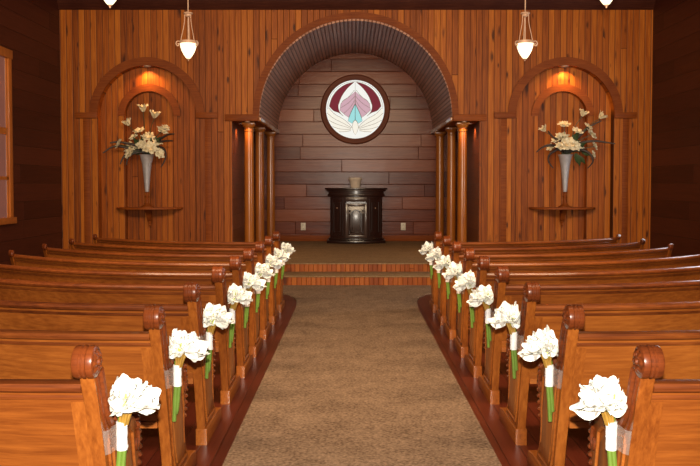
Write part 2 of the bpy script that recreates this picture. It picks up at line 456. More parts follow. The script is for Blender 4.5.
D1, D2 = 0.16, 0.28
mb = MB()
arch_wall(mb, XL, XR, ZC, YW, [(CX, BAY, alcove_fn), (NX[0], NR, arch_fn(NR, NS)), (NX[1], NR, arch_fn(NR, NS))])
for cx in NX:
    reveal(mb, cx, NR, NS, YW, YW + D1)
    arch_wall(mb, cx - NR, cx + NR, NS + NR + .02, YW + D1, [(cx, NI, arch_fn(NI, NS))])
    reveal(mb, cx, NI, NS, YW + D1, YW + D2)
    mb.face([mb.v(cx - NI, YW + D2, 0), mb.v(cx + NI, YW + D2, 0), mb.v(cx + NI, YW + D2, NS + NI), mb.v(cx - NI, YW + D2, NS + NI)])
structure(mb.build('wall_front', 'pine_wall', smooth=0, keep_normals=True, weld=False))

# the alcove: rear wall, side bays, vault
structure(MB().box(CX - BAY - .1, CX + BAY + .1, YB, YB + .1, 0, 4.75).build('wall_alcove', 'dark_boards'))
mb = MB()
for s in (-1, 1): mb.box(CX + s * (BAY + .05) - .05, CX + s * (BAY + .05) + .05, YW + .02, YB, 0, 2.78)
structure(mb.build('wall_bay', boards('bay_boards', DARKB, 'z', 'y', 0.285, 2.7, rough=0.35, coat=0.3, vary=0.5, seam=0.022)))
mb = MB(); n = 64
pr = [(CX + ARCH_R * math.cos(PI * i / n), SPRING + ARCH_R * math.sin(PI * i / n)) for i in range(n + 1)]
po = [(CX + (ARCH_R + .06) * math.cos(PI * i / n), SPRING + (ARCH_R + .06) * math.sin(PI * i / n)) for i in range(n + 1)]
mb.prism(pr + po[::-1], YW - .012, YB, 'xz')
structure(mb.build('ceiling_alcove', 'vault', smooth=20))
mb = MB()
for s in (-1, 1):
    x0, x1 = sorted((CX + s * ARCH_R, CX + s * (BAY + .1)))
    mb.box(x0, x1, YW + .02, YB, 2.74, 2.80)
structure(mb.build('ceiling_bay', 'pine_trim'))
for k, s in enumerate((-1, 1)):
    mb = MB()
    x0, x1 = sorted((CX + s * (ARCH_R - .03), CX + s * (ARCH_R + .02)))
    mb.box(x0, x1, YW - .03, YB, 2.735, 2.815, .008)
    structure(mb.build('trim_%d' % (1 + k), wood('spring_moulding', (0.20, 0.06, 0.02), (0.28, 0.10, 0.035), (0.36, 0.14, 0.05), axis='y', rough=0.2, coat=0.7) if k == 0 else bpy.data.materials['spring_moulding']))
    mb = MB()
    x0, x1 = sorted((CX + s * (ARCH_R + .02), CX + s * (BAY + .12)))
    mb.box(x0, x1, YW - .05, YW + .03, 2.74, 2.86, .008)
    structure(mb.build('trim_%d' % (3 + k), 'pine_trim'))
def band(name, cx, zc, r0, r1, y0, y1, mat='pine_trim', n=64, z_foot=None):
    a = [(cx + r0 * math.cos(PI * i / n), zc + r0 * math.sin(PI * i / n)) for i in range(n + 1)]
    b = [(cx + r1 * math.cos(PI * i / n), zc + r1 * math.sin(PI * i / n)) for i in range(n + 1)]
    m = MB(); m.prism(a + b[::-1], y0, y1, 'xz')
    return structure(m.build(name, mat, smooth=25))
band('trim_5', CX, SPRING + .03, ARCH_R + .005, ARCH_R + .125, YW - .03, YW)
tn = 6
for cx in NX:
    band('trim_%d' % tn, cx, NS, NR, NR + .15, YW - .035, YW); tn += 1
    band('trim_%d' % tn, cx, NS, NI, NI + .13, YW + D1 - .025, YW + D1); tn += 1
    m = MB()
    for s in (-1, 1):
        x0, x1 = sorted((cx + s * NR, cx + s * (NR + .40)))
        m.box(x0, x1, YW - .05, YW, NS - .06, NS + .045, .006)
        x0, x1 = sorted((cx + s * 1.06, cx + s * 1.17))
        m.box(x0, x1, YW - .012, YW, 0, NS - .06, .004)
    structure(m.build('trim_%d' % tn, 'pine_trim')); tn += 1
# crown moulding and corner boards
m = MB(); m.prism([(YW, 4.76), (YW - .03, 4.76), (YW - .05, 4.80), (YW - .10, 4.86), (YW - .12, 4.95), (YW, 4.95)], XL, XR, 'yz')
structure(m.build('trim_%d' % tn, wood('crown_wood', (0.03, 0.006, 0.003), (0.045, 0.010, 0.005), (0.07, 0.018, 0.008), axis='x', rough=0.6, coat=0.0, spec=0.1))); tn += 1
m = MB().box(CX - BAY, CX + BAY, YB - .02, YB, ST, ST + .13, .005)
structure(m.build('baseboard_alcove', 'pine_trim'))

# stage platform and its step
m = MB().box(CX - 2.7, CX + 2.7, 13.09, YB, 0, ST - .012)
structure(m.build('floor_stage', 'pine_step'))
m = MB().box(CX - 2.7, CX + 2.7, 12.40, 13.09, 0, .15 - .012)
structure(m.build('floor_step', 'pine_step'))
m = MB(); m.prism([(CX - 2.7, 13.075), (CX + 2.7, 13.075), (CX + 2.7, 14.66), (CX + 2.2, 14.66), (CX + 2.2, YB - .03), (CX - 2.2, YB - .03), (CX - 2.2, 14.66), (CX - 2.7, 14.66)], ST - .012, ST, 'xy')
o = m.build('stage_carpet', 'stage_carpet')
tag(o, 'olive brown carpet covering the raised stage around the pulpit', 'carpet')
o = MB().box(CX - 2.7, CX + 2.7, 12.385, 13.09, .15 - .012, .15, .004).build('step_carpet', 'stage_carpet')
tag(o, 'strip of brown carpet on the low step below the stage', 'carpet')
# aisle runner, flaring to full width in front of the step
HW = 0.777
pts = [(CX - HW, -1.5), (CX + HW, -1.5)]
fl = [(HW, 10.2), (HW + .03, 10.7), (HW + .10, 11.1), (HW + .22, 11.4), (HW + .4, 11.55), (2.7, 11.6), (2.7, 12.4)]
pts += [(CX + a, b) for a, b in fl] + [(CX - a, b) for a, b in fl[::-1]]
m = MB(); m.prism(pts, 0.0, 0.012, 'xy')
tag(m.build('aisle_carpet', 'carpet'), 'long brown carpet runner down the aisle between the pews to the step', 'carpet')

# windows of the side wall
def side_window(idx, x, sgn, y0, y1, z0, z1, pane='pane'):
    """casing fixed to a side wall; sgn = direction into the room"""
    root = empty('window_%d' % idx, (x, (y0 + y1) / 2, z0)); structure(root)
    hy = (y1 - y0) / 2; h = z1 - z0
    f = lambda px, py, pz: (sgn * px, py, pz)
    m = MB(f)
    m.box(0, .05, -hy, -hy + .12, 0, h, .006).box(0, .05, hy - .12, hy, 0, h, .006)
    m.box(0, .055, -hy - .03, hy + .03, h - .12, h + .02, .006).box(0, .08, -hy - .04, hy + .04, -.05, .05, .006)
    m.build('casing', 'casing', root)
    m = MB(f)
    m.box(0, .028, -hy + .12, hy - .12, h * .505, h * .545).box(0, .028, -.02, .02, .05, h - .12)
    m.box(0, .026, -hy + .12, hy - .12, h * .24, h * .26).box(0, .026, -hy + .12, -hy + .16, .05, h - .12).box(0, .026, hy - .16, hy - .12, .05, h - .12)
    m.build('sash', 'casing', root)
    m = MB(f); m.box(.004, .012, -hy + .12, hy - .12, .05, h - .12); m.build('pane', pane, root)
side_window(3, XR, -1, 10.7, 12.0, 1.02, 3.64, 'day_pane')
side_window(2, XL, 1, 11.1, 12.5, 1.02, 3.64)

# round stained glass window
root = structure(empty('window_1', (CX, YB, 3.29)))
GR = 0.675
def wz(px, py): return ((px - 232) / 190 * GR, (232 - py) / 190 * GR)
m = MB(); m.lathe([(GR - .005, -.03), (GR, -.055), (GR + .05, -.065), (GR + .105, -.05), (GR + .115, 0)], axis='y', n=64)
m.lathe([(GR - .02, -.035), (GR - .02, -.005)], axis='y', n=64)
m = MB()
rings = [(GR - .012, -.002), (GR - .012, -.045), (GR + .02, -.055), (GR + .09, -.055), (GR + .11, -.04), (GR + .12, -.002)]
m.lathe(rings + [rings[0]], axis='y', n=64)
m.build('frame', 'frame_dark', root)
m = MB(); m.lathe([(0.0001, -.022), (GR - .012, -.022), (GR - .012, -.006), (0.0001, -.006)], axis='y', n=64); m.build('pane', 'glass_white', root)
def glass(poly, mat, y=-.030, name='pane'):
    m = MB(); m.prism([wz(*p) for p in poly], y, -.021, 'xz'); o = m.build(name, 'glass_' + mat, root, smooth=0); return o
def mir(poly): return [(464 - x, y) for x, y in poly]
cres = [tuple(p) for p in spline([(226, 58), (170, 74), (118, 110), (82, 160), (66, 212)], 6)] + [tuple(p) for p in spline([(66, 212), (92, 240), (128, 254), (158, 276)], 5)] + [tuple(p) for p in spline([(158, 276), (132, 248), (124, 205), (146, 148), (182, 98), (226, 58)], 5)][:-1]
def clean(pl):
    out = []
    for p in pl:
        if not out or (Vector(p) - Vector(out[-1])).length > 1.5: out.append(p)
    if (Vector(out[0]) - Vector(out[-1])).length < 1.5: out.pop()
    return out
cres = clean(cres)
glass(cres, 'maroon'); glass(mir(cres), 'maroon')
pink = [(231, 118), (196, 150), (160, 172), (140, 196), (134, 238), (168, 268), (190, 284), (206, 246), (222, 214), (231, 196)]
glass(pink, 'pink'); glass(mir(pink), 'pink')
teal = [(231, 198), (222, 218), (207, 248), (191, 288), (186, 306), (212, 322), (231, 300)]
glass(teal, 'teal'); glass(mir(teal), 'teal')
body = [(232 + 14 * math.cos(a), 318 - 16 * math.sin(a)) for a in [PI * i / 8 for i in range(9)]] + [(212, 345), (222, 378), (233, 396), (244, 378), (254, 345)]
glass(body, 'ivory', -.034)
wing = [(214, 350), (190, 322), (150, 290), (100, 262), (62, 222), (52, 250), (62, 300), (90, 345), (130, 375), (175, 378), (205, 368)]
glass(wing, 'ivory', -.028); glass(mir(wing), 'ivory', -.028)
m = MB()
def lead(pts, r=.0042, closed=False):
    q = [wz(*p) for p in (spline(pts, 5) if not closed else pts)]
    m.tube([(a, -.034, b) for a, b in q], r, 6, closed)
lead(cres, .004, True); lead(mir(cres), .004, True); lead(pink, .0035, True); lead(mir(pink), .0035, True); lead(teal, .0035, True); lead(mir(teal), .0035, True); lead(body, .0035, True)
for fl in (lambda p: p, mir):
    for c in ([(62, 222), (100, 262), (150, 290), (190, 322), (214, 350)], [(52, 255), (95, 290), (150, 318), (208, 350)], [(60, 300), (110, 325), (160, 340), (205, 355)], [(86, 342), (130, 356), (170, 360), (205, 362)], [(128, 376), (170, 374), (205, 368)],
              [(226, 110), (190, 152), (148, 182)], [(228, 150), (190, 190), (140, 222)], [(228, 175), (200, 220), (158, 258)], [(226, 58), (182, 98), (146, 148), (126, 200)]):
        lead(fl(c), .0038)
lead([(232, 60), (232, 130), (232, 200), (232, 300)], .003)
lead([(56 + 0, 232), (60, 190), (84, 130), (130, 85), (180, 62), (232, 54), (284, 62), (334, 85), (380, 130), (404, 190), (408, 232)], .003)
m.build('came', 'lead', root)

# ------------------------------------------------------------------ columns
COLS = [(14.84, 1.99, 'first'), (16.10, 1.94, 'middle'), (17.50, 1.86, 'last')]
def column_proto():
    root = empty('column', (0, 0, ST))
    m = MB(); m.box(-.13, .13, -.13, .13, 0, .06, .006); m.lathe([(.125, .06), (.125, .09), (.105, .115), (.11, .14), (.093, .155)], n=28); m.build('base', 'column', root)
    m = MB(); m.lathe([(.092, .14), (.091, .8), (.088, 1.6), (.083, 2.30)], n=32); m.build('shaft', 'column', root)
    m = MB(); m.lathe([(.083, 2.28), (.095, 2.285), (.095, 2.305), (.084, 2.315), (.084, 2.345), (.10, 2.36), (.115, 2.39), (.115, 2.41), (.095, 2.415)], n=28)
    m.box(-.12, .12, -.12, .12, 2.405, 2.45, .005); m.build('capital', 'column', root)
    return root
proto = column_proto(); first = True
for s, side in ((-1, 'window side'), (1, 'windowless side')):
    for y, x, which in COLS:
        o = proto if first else copy_tree(proto); first = False
        o.location = (CX + s * x, y + .12, ST)
        tag(o, {'first': 'golden wooden column at the mouth of the alcove, %s', 'middle': 'shaded wooden column halfway into the alcove, %s', 'last': 'wooden column by the rear boards of the alcove, %s'}[which] % side, 'column', 'columns flanking the alcove', 'thing')

# downlights under the bay lintels, shining on the front columns and the pilasters
def downlight(name, x, y, z, label, watts, tgt, ang, group, rad=.05):
    root = empty(name, (x, y, z))
    m = MB(); m.lathe([(rad * .75, -.016), (rad, -.016), (rad, 0), (.0001, 0)], n=20); m.lathe([(rad * .75, -.016), (rad * .75, -.006)], n=20); m.build('housing', 'brass', root)
    m = MB(); m.lathe([(.0001, -.013), (rad * .74, -.013), (rad * .74, -.006), (.0001, -.006)], n=20); m.build('lens', 'puck', root)
    tag(root, label, 'light', group)
    light(name + '_lamp', 'SPOT', (x, y, z - .02), watts, (1.0, 0.50, 0.17), .02, tgt, spot_size=R(ang), spot_blend=0.8)
for s, side in ((-1, 'window'), (1, 'windowless')):
    downlight('bay_downlight', CX + s * 2.18, 15.25, 2.74, 'small warm downlight by the bay wall behind the front column, %s side' % side, COLUMN_W, (CX + s * 2.20, 15.25, 0), 120, 'bay downlights', .045)
    downlight('bay_downlight', CX + s * 1.99, YW + .04, 2.74, 'small warm downlight under the lintel in front of the first column, %s side' % side, COLUMN_W, (CX + s * 1.99, YW + .14, 0), 120, 'bay downlights', .045)
for cx, side in zip(NX, ('window', 'windowless')):
    downlight('niche_downlight', cx, YW + .03, NS + NR - .003, 'small lit downlight at the crown of the arched niche, %s side' % side, NICHE_W, (cx, YW + .16, 0), 135, 'niche downlights', .07)

# ------------------------------------------------------------------ pendant lamps
def pendant():
    root = empty('pendant_lamp', (0, 0, 0))       # origin at the ceiling
    drop = ZC - 3.29
    z0 = -drop                                     # tip of the bowl
    m = MB(); m.lathe([(.0001, 0), (.065, 0), (.06, -.025), (.015, -.04)], n=20); m.build('ceiling_canopy', 'brass', root)
    m = MB(); m.tube([(0, 0, -.03), (0, 0, z0 + .63)], .008, 8); m.build('rod', 'brass', root)
    m = MB(); m.lathe([(.012, z0 + .665), (.02, z0 + .66), (.062, z0 + .65), (.066, z0 + .635), (.045, z0 + .625), (.035, z0 + .60), (.012, z0 + .59)], n=20); m.build('crown', 'brass', root)
    m = MB(); m.tube([(0, 0, z0 + .60), (0, 0, z0 + .24)], .008, 8); m.build('centre_rod', 'brass', root)
    for k in range(3):
        a = R(90 + 120 * k); ca, sa = math.cos(a), math.sin(a)
        m = MB(); m.tube([(q[0] * ca, q[0] * sa, z0 + q[1]) for q in spline([(.048, .62), (.05, .54), (.062, .46), (.085, .36), (.108, .25)], 5)], .0055, 6)
        m.build('arm', 'brass', root)
        m = MB(); m.tube([(q[0] * ca, q[0] * sa, z0 + q[1]) for q in spline([(.12, .245), (.145, .25), (.168, .235), (.172, .205), (.155, .185), (.138, .195), (.14, .215), (.152, .213)], 5)], .008, 6)
        m.build('scroll', 'brass', root)
    m = MB(); m.lathe([(.108, z0 + .225), (.122, z0 + .222), (.126, z0 + .245), (.122, z0 + .262), (.108, z0 + .262), (.108, z0 + .225)], n=32); m.build('rim', 'brass', root)
    m = MB(); m.lathe([(.110, z0 + .24), (.114, z0 + .225), (.107, z0 + .18), (.090, z0 + .125), (.064, z0 + .075), (.036, z0 + .035), (.014, z0 + .014)], n=32)
    m.build('glass_bowl', 'bowl', root)
    m = MB(); m.lathe([(.0001, z0 + .022), (.022, z0 + .022), (.018, z0 + .01), (.008, z0 + .005), (.009, z0 - .006), (.0001, z0 - .014)], n=14); m.build('finial', 'brass', root)
    return root
proto = pendant(); first = True
for y, where, dx in ((11.1, 'over the pews before the stage', 0), (7.8, 'over the middle pews, only its tip in view', .08)):
    for x, side in ((-2.27, 'window side'), (2.37, 'windowless side')):
        o = proto if first else copy_tree(proto); first = False
        o.location = (x + (dx if x > 0 else -dx), y, ZC)
        tag(o, 'lit glass hanging lamp %s, %s' % (where, side), 'lamp', 'pendant lamps hanging from the ceiling')

# ------------------------------------------------------------------ pews
ROWS = [2.73, 3.66, 4.52, 5.42, 6.20, 6.97, 7.82, 8.66, 9.53]
TLEN = 2.45
S0 = 0.97
def bow(t): return 0.105 * max(0.0, t) ** 2.4
def pew(sx):
    fn = lambda t, u, z: (sx * (S0 + t), u + bow(t), z)
    root = empty('pew', (0, 0, 0))
    prof = [(.265, .06), (.19, .35), (.12, .58), (.05, .80), (-.012, .93), (.02, .96), (.06, .95)]
    front = [tuple(p) for p in spline([(.075, .93), (.10, .85), (.125, .78), (.165, .715), (.22, .68), (.30, .665), (.40, .655), (.48, .635), (.54, .59), (.565, .52), (.56, .45), (.535, .38), (.53, .30), (.55, .20), (.61, .12), (.63, .06)], 3)]
    outline = prof + front
    def end_panel(t0, t1, zs=1.0, aisle=True):
        P = [(u, z if z < .5 else .5 + (z - .5) * zs) for u, z in outline]
        m = MB(fn); m.prism(P, t0, t1, 'yz', bevel=.006)
        e = m.build('end_panel', 'oak_z', root)
        zc = .5 + (.963 - .5) * zs
        # carved scroll across the top of the end
        c = (t0 + t1) / 2; hw = .038 if aisle else .03; r = .057 if aisle else .036
        m = MB(fn)
        def rim(rr, hh, a): return (rr, hh)
        pr = [(r * .80, -hw), (r * .95, -hw + .004), (r, -hw + .012), (r, -hw + .024), (r * .93, -hw + .028), (r * .93, -hw + .033), (r * 1.02, -hw + .040), (r * 1.02, hw - .040), (r * .93, hw - .033), (r * .93, hw - .028), (r, hw - .024), (r, hw - .012), (r * .95, hw - .004), (r * .80, hw)]
        m.lathe(pr, c=(c, 0, zc), axis='x', n=28)
        if aisle:
            def carve(rr, hh, a): return (rr, hh - .006 * (0.5 + 0.5 * math.cos(8 * a)) * (rr / r) * (1 if rr < r * .75 else 0))
            m.lathe([(.0001, -hw - .012), (.010, -hw - .011), (.014, -hw - .003), (.022, -hw - .006), (.033, -hw - .005), (.041, -hw + .001), (.044, -hw)], c=(c, 0, zc), axis='x', n=48, mod=carve)
        if aisle:
            for k in range(8):
                q = 2 * PI * k / 8
                m.blob((c - hw - .002, .027 * math.cos(q), zc + .027 * math.sin(q)), (.009, .0085, .0085), 8, 6)
            m.blob((c - hw - .004, 0, zc), (.010, .010, .010), 8, 6)
        m.build('scroll', 'carved', e)
        # plinth under the end
        m = MB(fn); a, b = t0 - .012, t1 + .008
        m.prism([(.255, 0), (.80, 0), (.80, .055), (.775, .085), (.66, .10), (.255, .10)], a, b, 'yz', bevel=.005)
        m.build('plinth', 'oak_y', e)
        if aisle:
            m = MB(fn)
            q = spline([(.055, .925), (.085, .85), (.108, .785), (.14, .73), (.185, .69), (.225, .683), (.232, .705), (.212, .71)], 5)
            m.tube([(t0 - .004, p[0], p[1]) for p in q], [.015] * (len(q) - 8) + [.012] * 8, 8)
            q = spline([(.022, .91), (.055, .84), (.08, .775), (.108, .72), (.14, .68)], 5)
            m.tube([(t0 - .002, p[0], p[1]) for p in q], .007, 6)
            m.build('scroll_moulding', 'carved', e)
            m = MB(fn)
            for i in range(9):
                a = i / 8
                uu = .545 + .03 * math.sin(PI * a); zz = .61 - .26 * a
                m.blob((t0 - .002 + .028, uu, zz), (.040, .022, .019))
            m.tube([(t0 - .006, .505 + (.045 - .0035 * k) * math.cos(R(60 - 28 * k)) * .8, .525 + (.055 - .0042 * k) * math.sin(R(60 - 28 * k))) for k in range(12)], .010, 6)
            m.build('arm_carving', 'carved', e)
            m = MB(fn)
            sp = [(.30, .135), (.565, .135), (.505, .22), (.485, .32), (.495, .40), (.455, .58), (.40, .615), (.26, .63), (.16, .655), (.145, .63), (.20, .44), (.255, .24)]
            m.tube([(t0 - .002, u, z) for u, z in sp], .009, 6, True)
            m.build('panel_moulding', 'oak_y', e)
            m = MB(fn)
            sp2 = [(.335, .165), (.52, .165), (.465, .25), (.45, .33), (.455, .42), (.425, .55), (.38, .585), (.26, .60), (.195, .60), (.225, .46), (.28, .27)]
            m.prism(sp2, t0 - .009, t0 + .004, 'yz', bevel=.006)
            m.build('raised_panel', wood('oak_raised', (0.13, 0.034, 0.006), (0.25, 0.072, 0.012), (0.36, 0.115, 0.02), axis='z') if 'oak_raised' not in bpy.data.materials else bpy.data.materials['oak_raised'], e)
        return e
    end_panel(-.028, .022)
    end_panel(TLEN - .025, TLEN + .025, .85, False)
    def strip(name, poly, mat, t0=.022, t1=TLEN - .02, n=22, parent=root):
        m = MB(fn)
        rings = [[m.v(t0 + (t1 - t0) * i / n, u, z) for u, z in poly] for i in range(n + 1)]
        k = len(poly)
        for A, B in zip(rings, rings[1:]):
            for j in range(k): m.face([A[j], A[(j + 1) % k], B[(j + 1) % k], B[j]])
        m.face(rings[0]); m.face(list(reversed(rings[-1])))
        return m.build(name, mat, parent, smooth=30)
    rr = lambda z: .27 * (.963 - z) / .88            # line of the reclined back
    bk = strip('back', [(rr(.87) + .008, .87), (rr(.87) + .03, .87), (rr(.40) + .03, .40), (rr(.40) + .008, .40)], 'oak_x')
    u0 = rr(.87)
    strip('top_rail', [(u0 - .006, .850), (u0 - .014, .856), (u0 - .017, .868), (u0 - .010, .880), (u0 + .01, .887), (u0 + .045, .884), (u0 + .055, .868), (u0 + .045, .852), (u0 + .03, .850)], 'rail')
    u1 = rr(.825)
    strip('rail_moulding', [(u1 + .012, .815), (u1 + .002, .819), (u1 - .001, .828), (u1 + .003, .834), (u1 + .012, .834)], 'rail', parent=bk)
    u2 = rr(.44)
    strip('bottom_rail', [(u2 + .02, .405), (u2 + .0, .41), (u2 - .012, .47), (u2 - .002, .478), (u2 + .014, .478)], 'oak_x', parent=bk)
    # stile framing the aisle end of the back
    m = MB(fn); m.prism([(rr(.81) + .003, .81), (rr(.81) + .012, .81), (rr(.48) + .012, .48), (rr(.48) + .003, .48)], .022, .07, 'yz'); m.build('stile', 'oak_z', bk)
    strip('seat', [(.15, .43), (.50, .445), (.53, .44), (.54, .425), (.53, .41), (.15, .40)], 'oak_x')
    m = MB(fn)
    m.prism([(.22, 0), (.46, 0), (.48, .405), (.19, .405)], TLEN * .5 - .015, TLEN * .5 + .015, 'yz'); m.build('seat_support', 'oak_z', root)
    return root
ORD = ['closest row to the entrance', 'second row from the entrance', 'third row from the entrance', 'fourth row from the entrance', 'middle row, fifth from the stage', 'fourth row from the stage', 'third row from the stage', 'second row from the stage', 'row right in front of the stage'.replace('right ', 'directly ')]
SIDES = ((-1, 'window side of aisle'), (1, 'windowless side of aisle'))
for sx, side in SIDES:
    p = pew(sx)
    for k, y in enumerate(ROWS):
        o = p if k == 0 else copy_tree(p)
        o.location = (CX, y, 0)
        tag(o, 'carved oak pew, %s, %s' % (ORD[k], side), 'pew', 'pews on the ' + side)

# ------------------------------------------------------------------ bouquets tied to the pew ends
def petal(mb, base, d, up, length, width, curl, ruffle, rng, nu=7, nv=6):
    d = d.normalized(); sd = d.cross(up)
    if sd.length < 1e-4: sd = d.orthogonal()
    sd.normalize(); nn = sd.cross(d).normalized()
    ph = rng.uniform(0, 6.28); fq = rng.uniform(2.0, 3.2)
    def f(a, b):
        t = a; s = (b - .5) * 2
        wdt = width * (math.sin(PI * min(1, (t * .82 + .10))) ** 0.75) * .5
        c = curl * t * t
        p = base + d * (length * t * (1 - .18 * abs(s) ** 2 * t)) + sd * (s * wdt)
        p = p - nn * (c * length) + nn * (.22 * wdt * s * s)
        p = p + nn * (ruffle * t * (.3 + abs(s)) * math.sin(ph + fq * s * 2.2 + 4 * t))
        return p
    mb.grid(f, nu, nv)

def bouquet(sx, seed):
    """local origin: centre of the satin wrap; -sx*x leans into the aisle"""
    rng = random.Random(seed)
    root = empty('pew_bouquet', (0, 0, 0))
    A = -sx
    m = MB()
    base = Vector((A * .012, 0, .085))
    # broad ruffled blossoms fanned round the head
    heads = [(A * .024, -.035, .168, 1.0), (A * -.016, -.022, .165, .95), (A * .086, -.015, .140, 1.05), (A * .030, .030, .180, 1.05), (A * .005, -.05, .150, .9)]
    for hx, hy, hz, q in heads:
        h = Vector((hx + rng.uniform(-.008, .008), hy, hz + rng.uniform(-.008, .008)))
        ax = (h - base).normalized()
        throat = base + (h - base) * .45
        o1 = ax.orthogonal().normalized(); o2 = ax.cross(o1)
        for lay, (cnt, op, ln) in enumerate(((5, 1.0, 1.0), (3, .45, .85))):
            for k in range(cnt):
                a = 2 * PI * k / cnt + lay * .5 + rng.uniform(-.25, .25)
                rad = o1 * math.cos(a) + o2 * math.sin(a)
                d = ax * rng.uniform(.75, 1.0) + rad * op * rng.uniform(.7, 1.1)
                petal(m, throat, d, rad, q * ln * rng.uniform(.090, .110), q * rng.uniform(.095, .115), rng.uniform(-.05, .22), .005, rng)
    # petals drooping into the aisle
    petal(m, Vector((A * .06, -.02, .13)), Vector((A * .9, -.2, -.40)), Vector((0, 0, 1)), .090, .075, -.2, .008, rng)
    petal(m, Vector((A * .05, -.025, .12)), Vector((A * .7, -.5, -.1)), Vector((0, 0, 1)), .08, .08, -.25, .008, rng)
    petal(m, Vector((A * -.00, -.025, .14)), Vector((A * -.15, -.7, -.0)), Vector((0, 0, 1)), .07, .075, -.25, .008, rng)
    for v in m.bm.verts:
        lim = .021
        px = v.co.x * sx
        if px > lim: v.co.x = sx * (lim + .12 * math.tanh((px - lim) * 4) * .02); v.co.y -= (px - lim) * .5
    o = m.build('blossom', 'petal', root, smooth=180, keep_normals=True)
    m = MB()
    for k in range(3):
        b = Vector((A * rng.uniform(.0, .04), -.045 - .008 * k, .145 + .012 * k))
        m.tube([base + Vector((0, -.01, .0)), (base + b) / 2 + Vector((0, -.012, 0)), b], [.006, .007, .003], 6)
    m.build('bud', 'bud', root)
    m = MB()
    for k in range(8):
        a = 2 * PI * k / 8 + rng.uniform(-.2, .2); l = rng.uniform(.03, .055)
        q = [Vector((A * .004 + .010 * math.cos(a), .010 * math.sin(a), .04)), Vector((A * .010 + .014 * math.cos(a), .014 * math.sin(a), .070)), Vector((A * .018 + (.018 + l * .25) * math.cos(a), (.018 + l * .25) * math.sin(a) - .004, .085 + l * .6))]
        for p in q:
            if p.x * sx > .018: p.x = sx * .018
        m.tube(spline(q, 4), [.009] * 4 + [.008, .007, .006, .004, .002], 6)
    m.build('calyx', 'gold_ribbon', root)
    m = MB()
    m.lathe([(.012, -.052), (.020, -.052), (.0205, -.03), (.0195, -.01), (.021, .01), (.020, .03), (.021, .052), (.012, .054)], n=16)
    m.tube([(.0195 * math.cos(5 * t), .0195 * math.sin(5 * t), -.045 + .07 * t) for t in [i / 30 for i in range(40)]], .002, 5)
    m.build('satin_wrap', 'satin', root)
    for k, (dx, dy, ln) in enumerate(((-.007, -.005, .222), (.008, -.002, .175), (0, .010, .19))):
        m = MB(); m.tube([(dx * .8, dy * .8, .07), (dx, dy, -.05), (dx * .9 - A * .006, dy * 1.1, -.12), (dx * .8 - A * .011, dy * 1.1, -ln)], [.008, .0095, .0105, .010], 8); m.build('stem', 'stem', root)
    # clear band holding the wrap to the pew end
    m = MB()
    pts = [(sx * .0, -.0225), (sx * .018, -.016), (sx * .0225, -.032), (sx * .0235, -.070), (sx * .038, -.090)]
    zz = [-.048, .046]
    for p, q in zip(pts, pts[1:]):
        sl = lambda pt, z: pt[1] - (.028 * z / .1 if pt[1] < -.05 else 0)
        m.face([m.v(p[0], sl(p, zz[0]), zz[0]), m.v(q[0], sl(q, zz[0]), zz[0]), m.v(q[0], sl(q, zz[1]), zz[1]), m.v(p[0], sl(p, zz[1]), zz[1])])
    m.build('clear_band', 'clear', root)
    return root
protos = {}
for sx, side in SIDES:
    for k, y in enumerate(ROWS):
        v = k % 3
        if (sx, v) not in protos:
            o = protos[(sx, v)] = bouquet(sx, 11 + 7 * v + (50 if sx > 0 else 0))
        else:
            o = copy_tree(protos[(sx, v)])
        o.location = (CX + sx * .899, y + .18, .65)
        tag(o, 'white bouquet on pew end, %s, %s' % (ORD[k], side), 'bouquet', 'bouquets tied along the ' + side)

# ------------------------------------------------------------------ pulpit and planter
PY = 17.42
root = empty('pulpit', (CX + .02, PY, ST))
tag(root, 'dark carved wooden pulpit with angled wings on the stage', 'pulpit')
def plan(hw, fw, y0, ym, y1):
    hw *= 1.05; return [(-fw, y0), (fw, y0), (hw, ym), (hw, y1), (-hw, y1), (-hw, ym)]
H = 1.22
m = MB(); m.prism(plan(.545, .265, .03, .20, .62), .10, H - .16, 'xy'); m.build('body', 'pulpit', root)
m = MB(); m.prism(plan(.615, .30, -.02, .17, .68), 0, .07, 'xy', bevel=.006); m.prism(plan(.58, .285, .0, .185, .65), .07, .12, 'xy', bevel=.015); m.build('plinth', 'pulpit', root)
m = MB(); m.prism(plan(.60, .29, -.01, .17, .66), H - .18, H - .13, 'xy', bevel=.015); m.prism(plan(.575, .28, .01, .19, .64), H - .13, H - .05, 'xy'); m.prism(plan(.62, .30, -.025, .16, .67), H - .07, H - .035, 'xy', bevel=.01); m.build('cornice', 'pulpit', root)
m = MB(); m.prism(plan(.655, .315, -.045, .14, .70), H - .035, H, 'xy', bevel=.008); m.build('top_slab', 'pulpit', root)
# front panel: frame, arched raised field, carved frieze
e = MB().box(-.235, .235, .005, .04, .13, H - .34, .006).build('front_panel', 'pulpit_sheen', root)
m = MB()
m.box(-.235, -.185, -.012, .01, .13, H - .34, .005).box(.185, .235, -.012, .01, .13, H - .34, .005).box(-.185, .185, -.012, .01, .13, .19, .005).box(-.185, .185, -.012, .01, H - .40, H - .34, .005)
m.build('panel_frame', 'pulpit_sheen', e)
ar = [(-.115, .25), (.115, .25), (.115, .62)] + [(.115 * math.cos(PI * i / 14), .62 + .115 * math.sin(PI * i / 14)) for i in range(1, 14)] + [(-.115, .62)]
m = MB(); m.tube([(x, -.004, z) for x, z in ar], .010, 6, True); m.tube([(x * .72, -.002, .30 + (z - .25) * .88) for x, z in ar], .006, 6, True)
for s in (-1, 1):
    m.lathe([(.012, .0), (.012, .40), (.02, .42)], c=(s * .15, 0, .24), n=10)
    m.blob((s * .145, -.004, .72), (.022, .012, .022)); m.blob((s * .145, -.004, .22), (.022, .012, .02))
m.build('arch_moulding', 'pulpit', e)
m = MB(); m.box(-.235, .235, -.02, .03, H - .30, H - .19, .012); m.box(-.19, .19, -.028, -.01, H - .285, H - .215, .008)
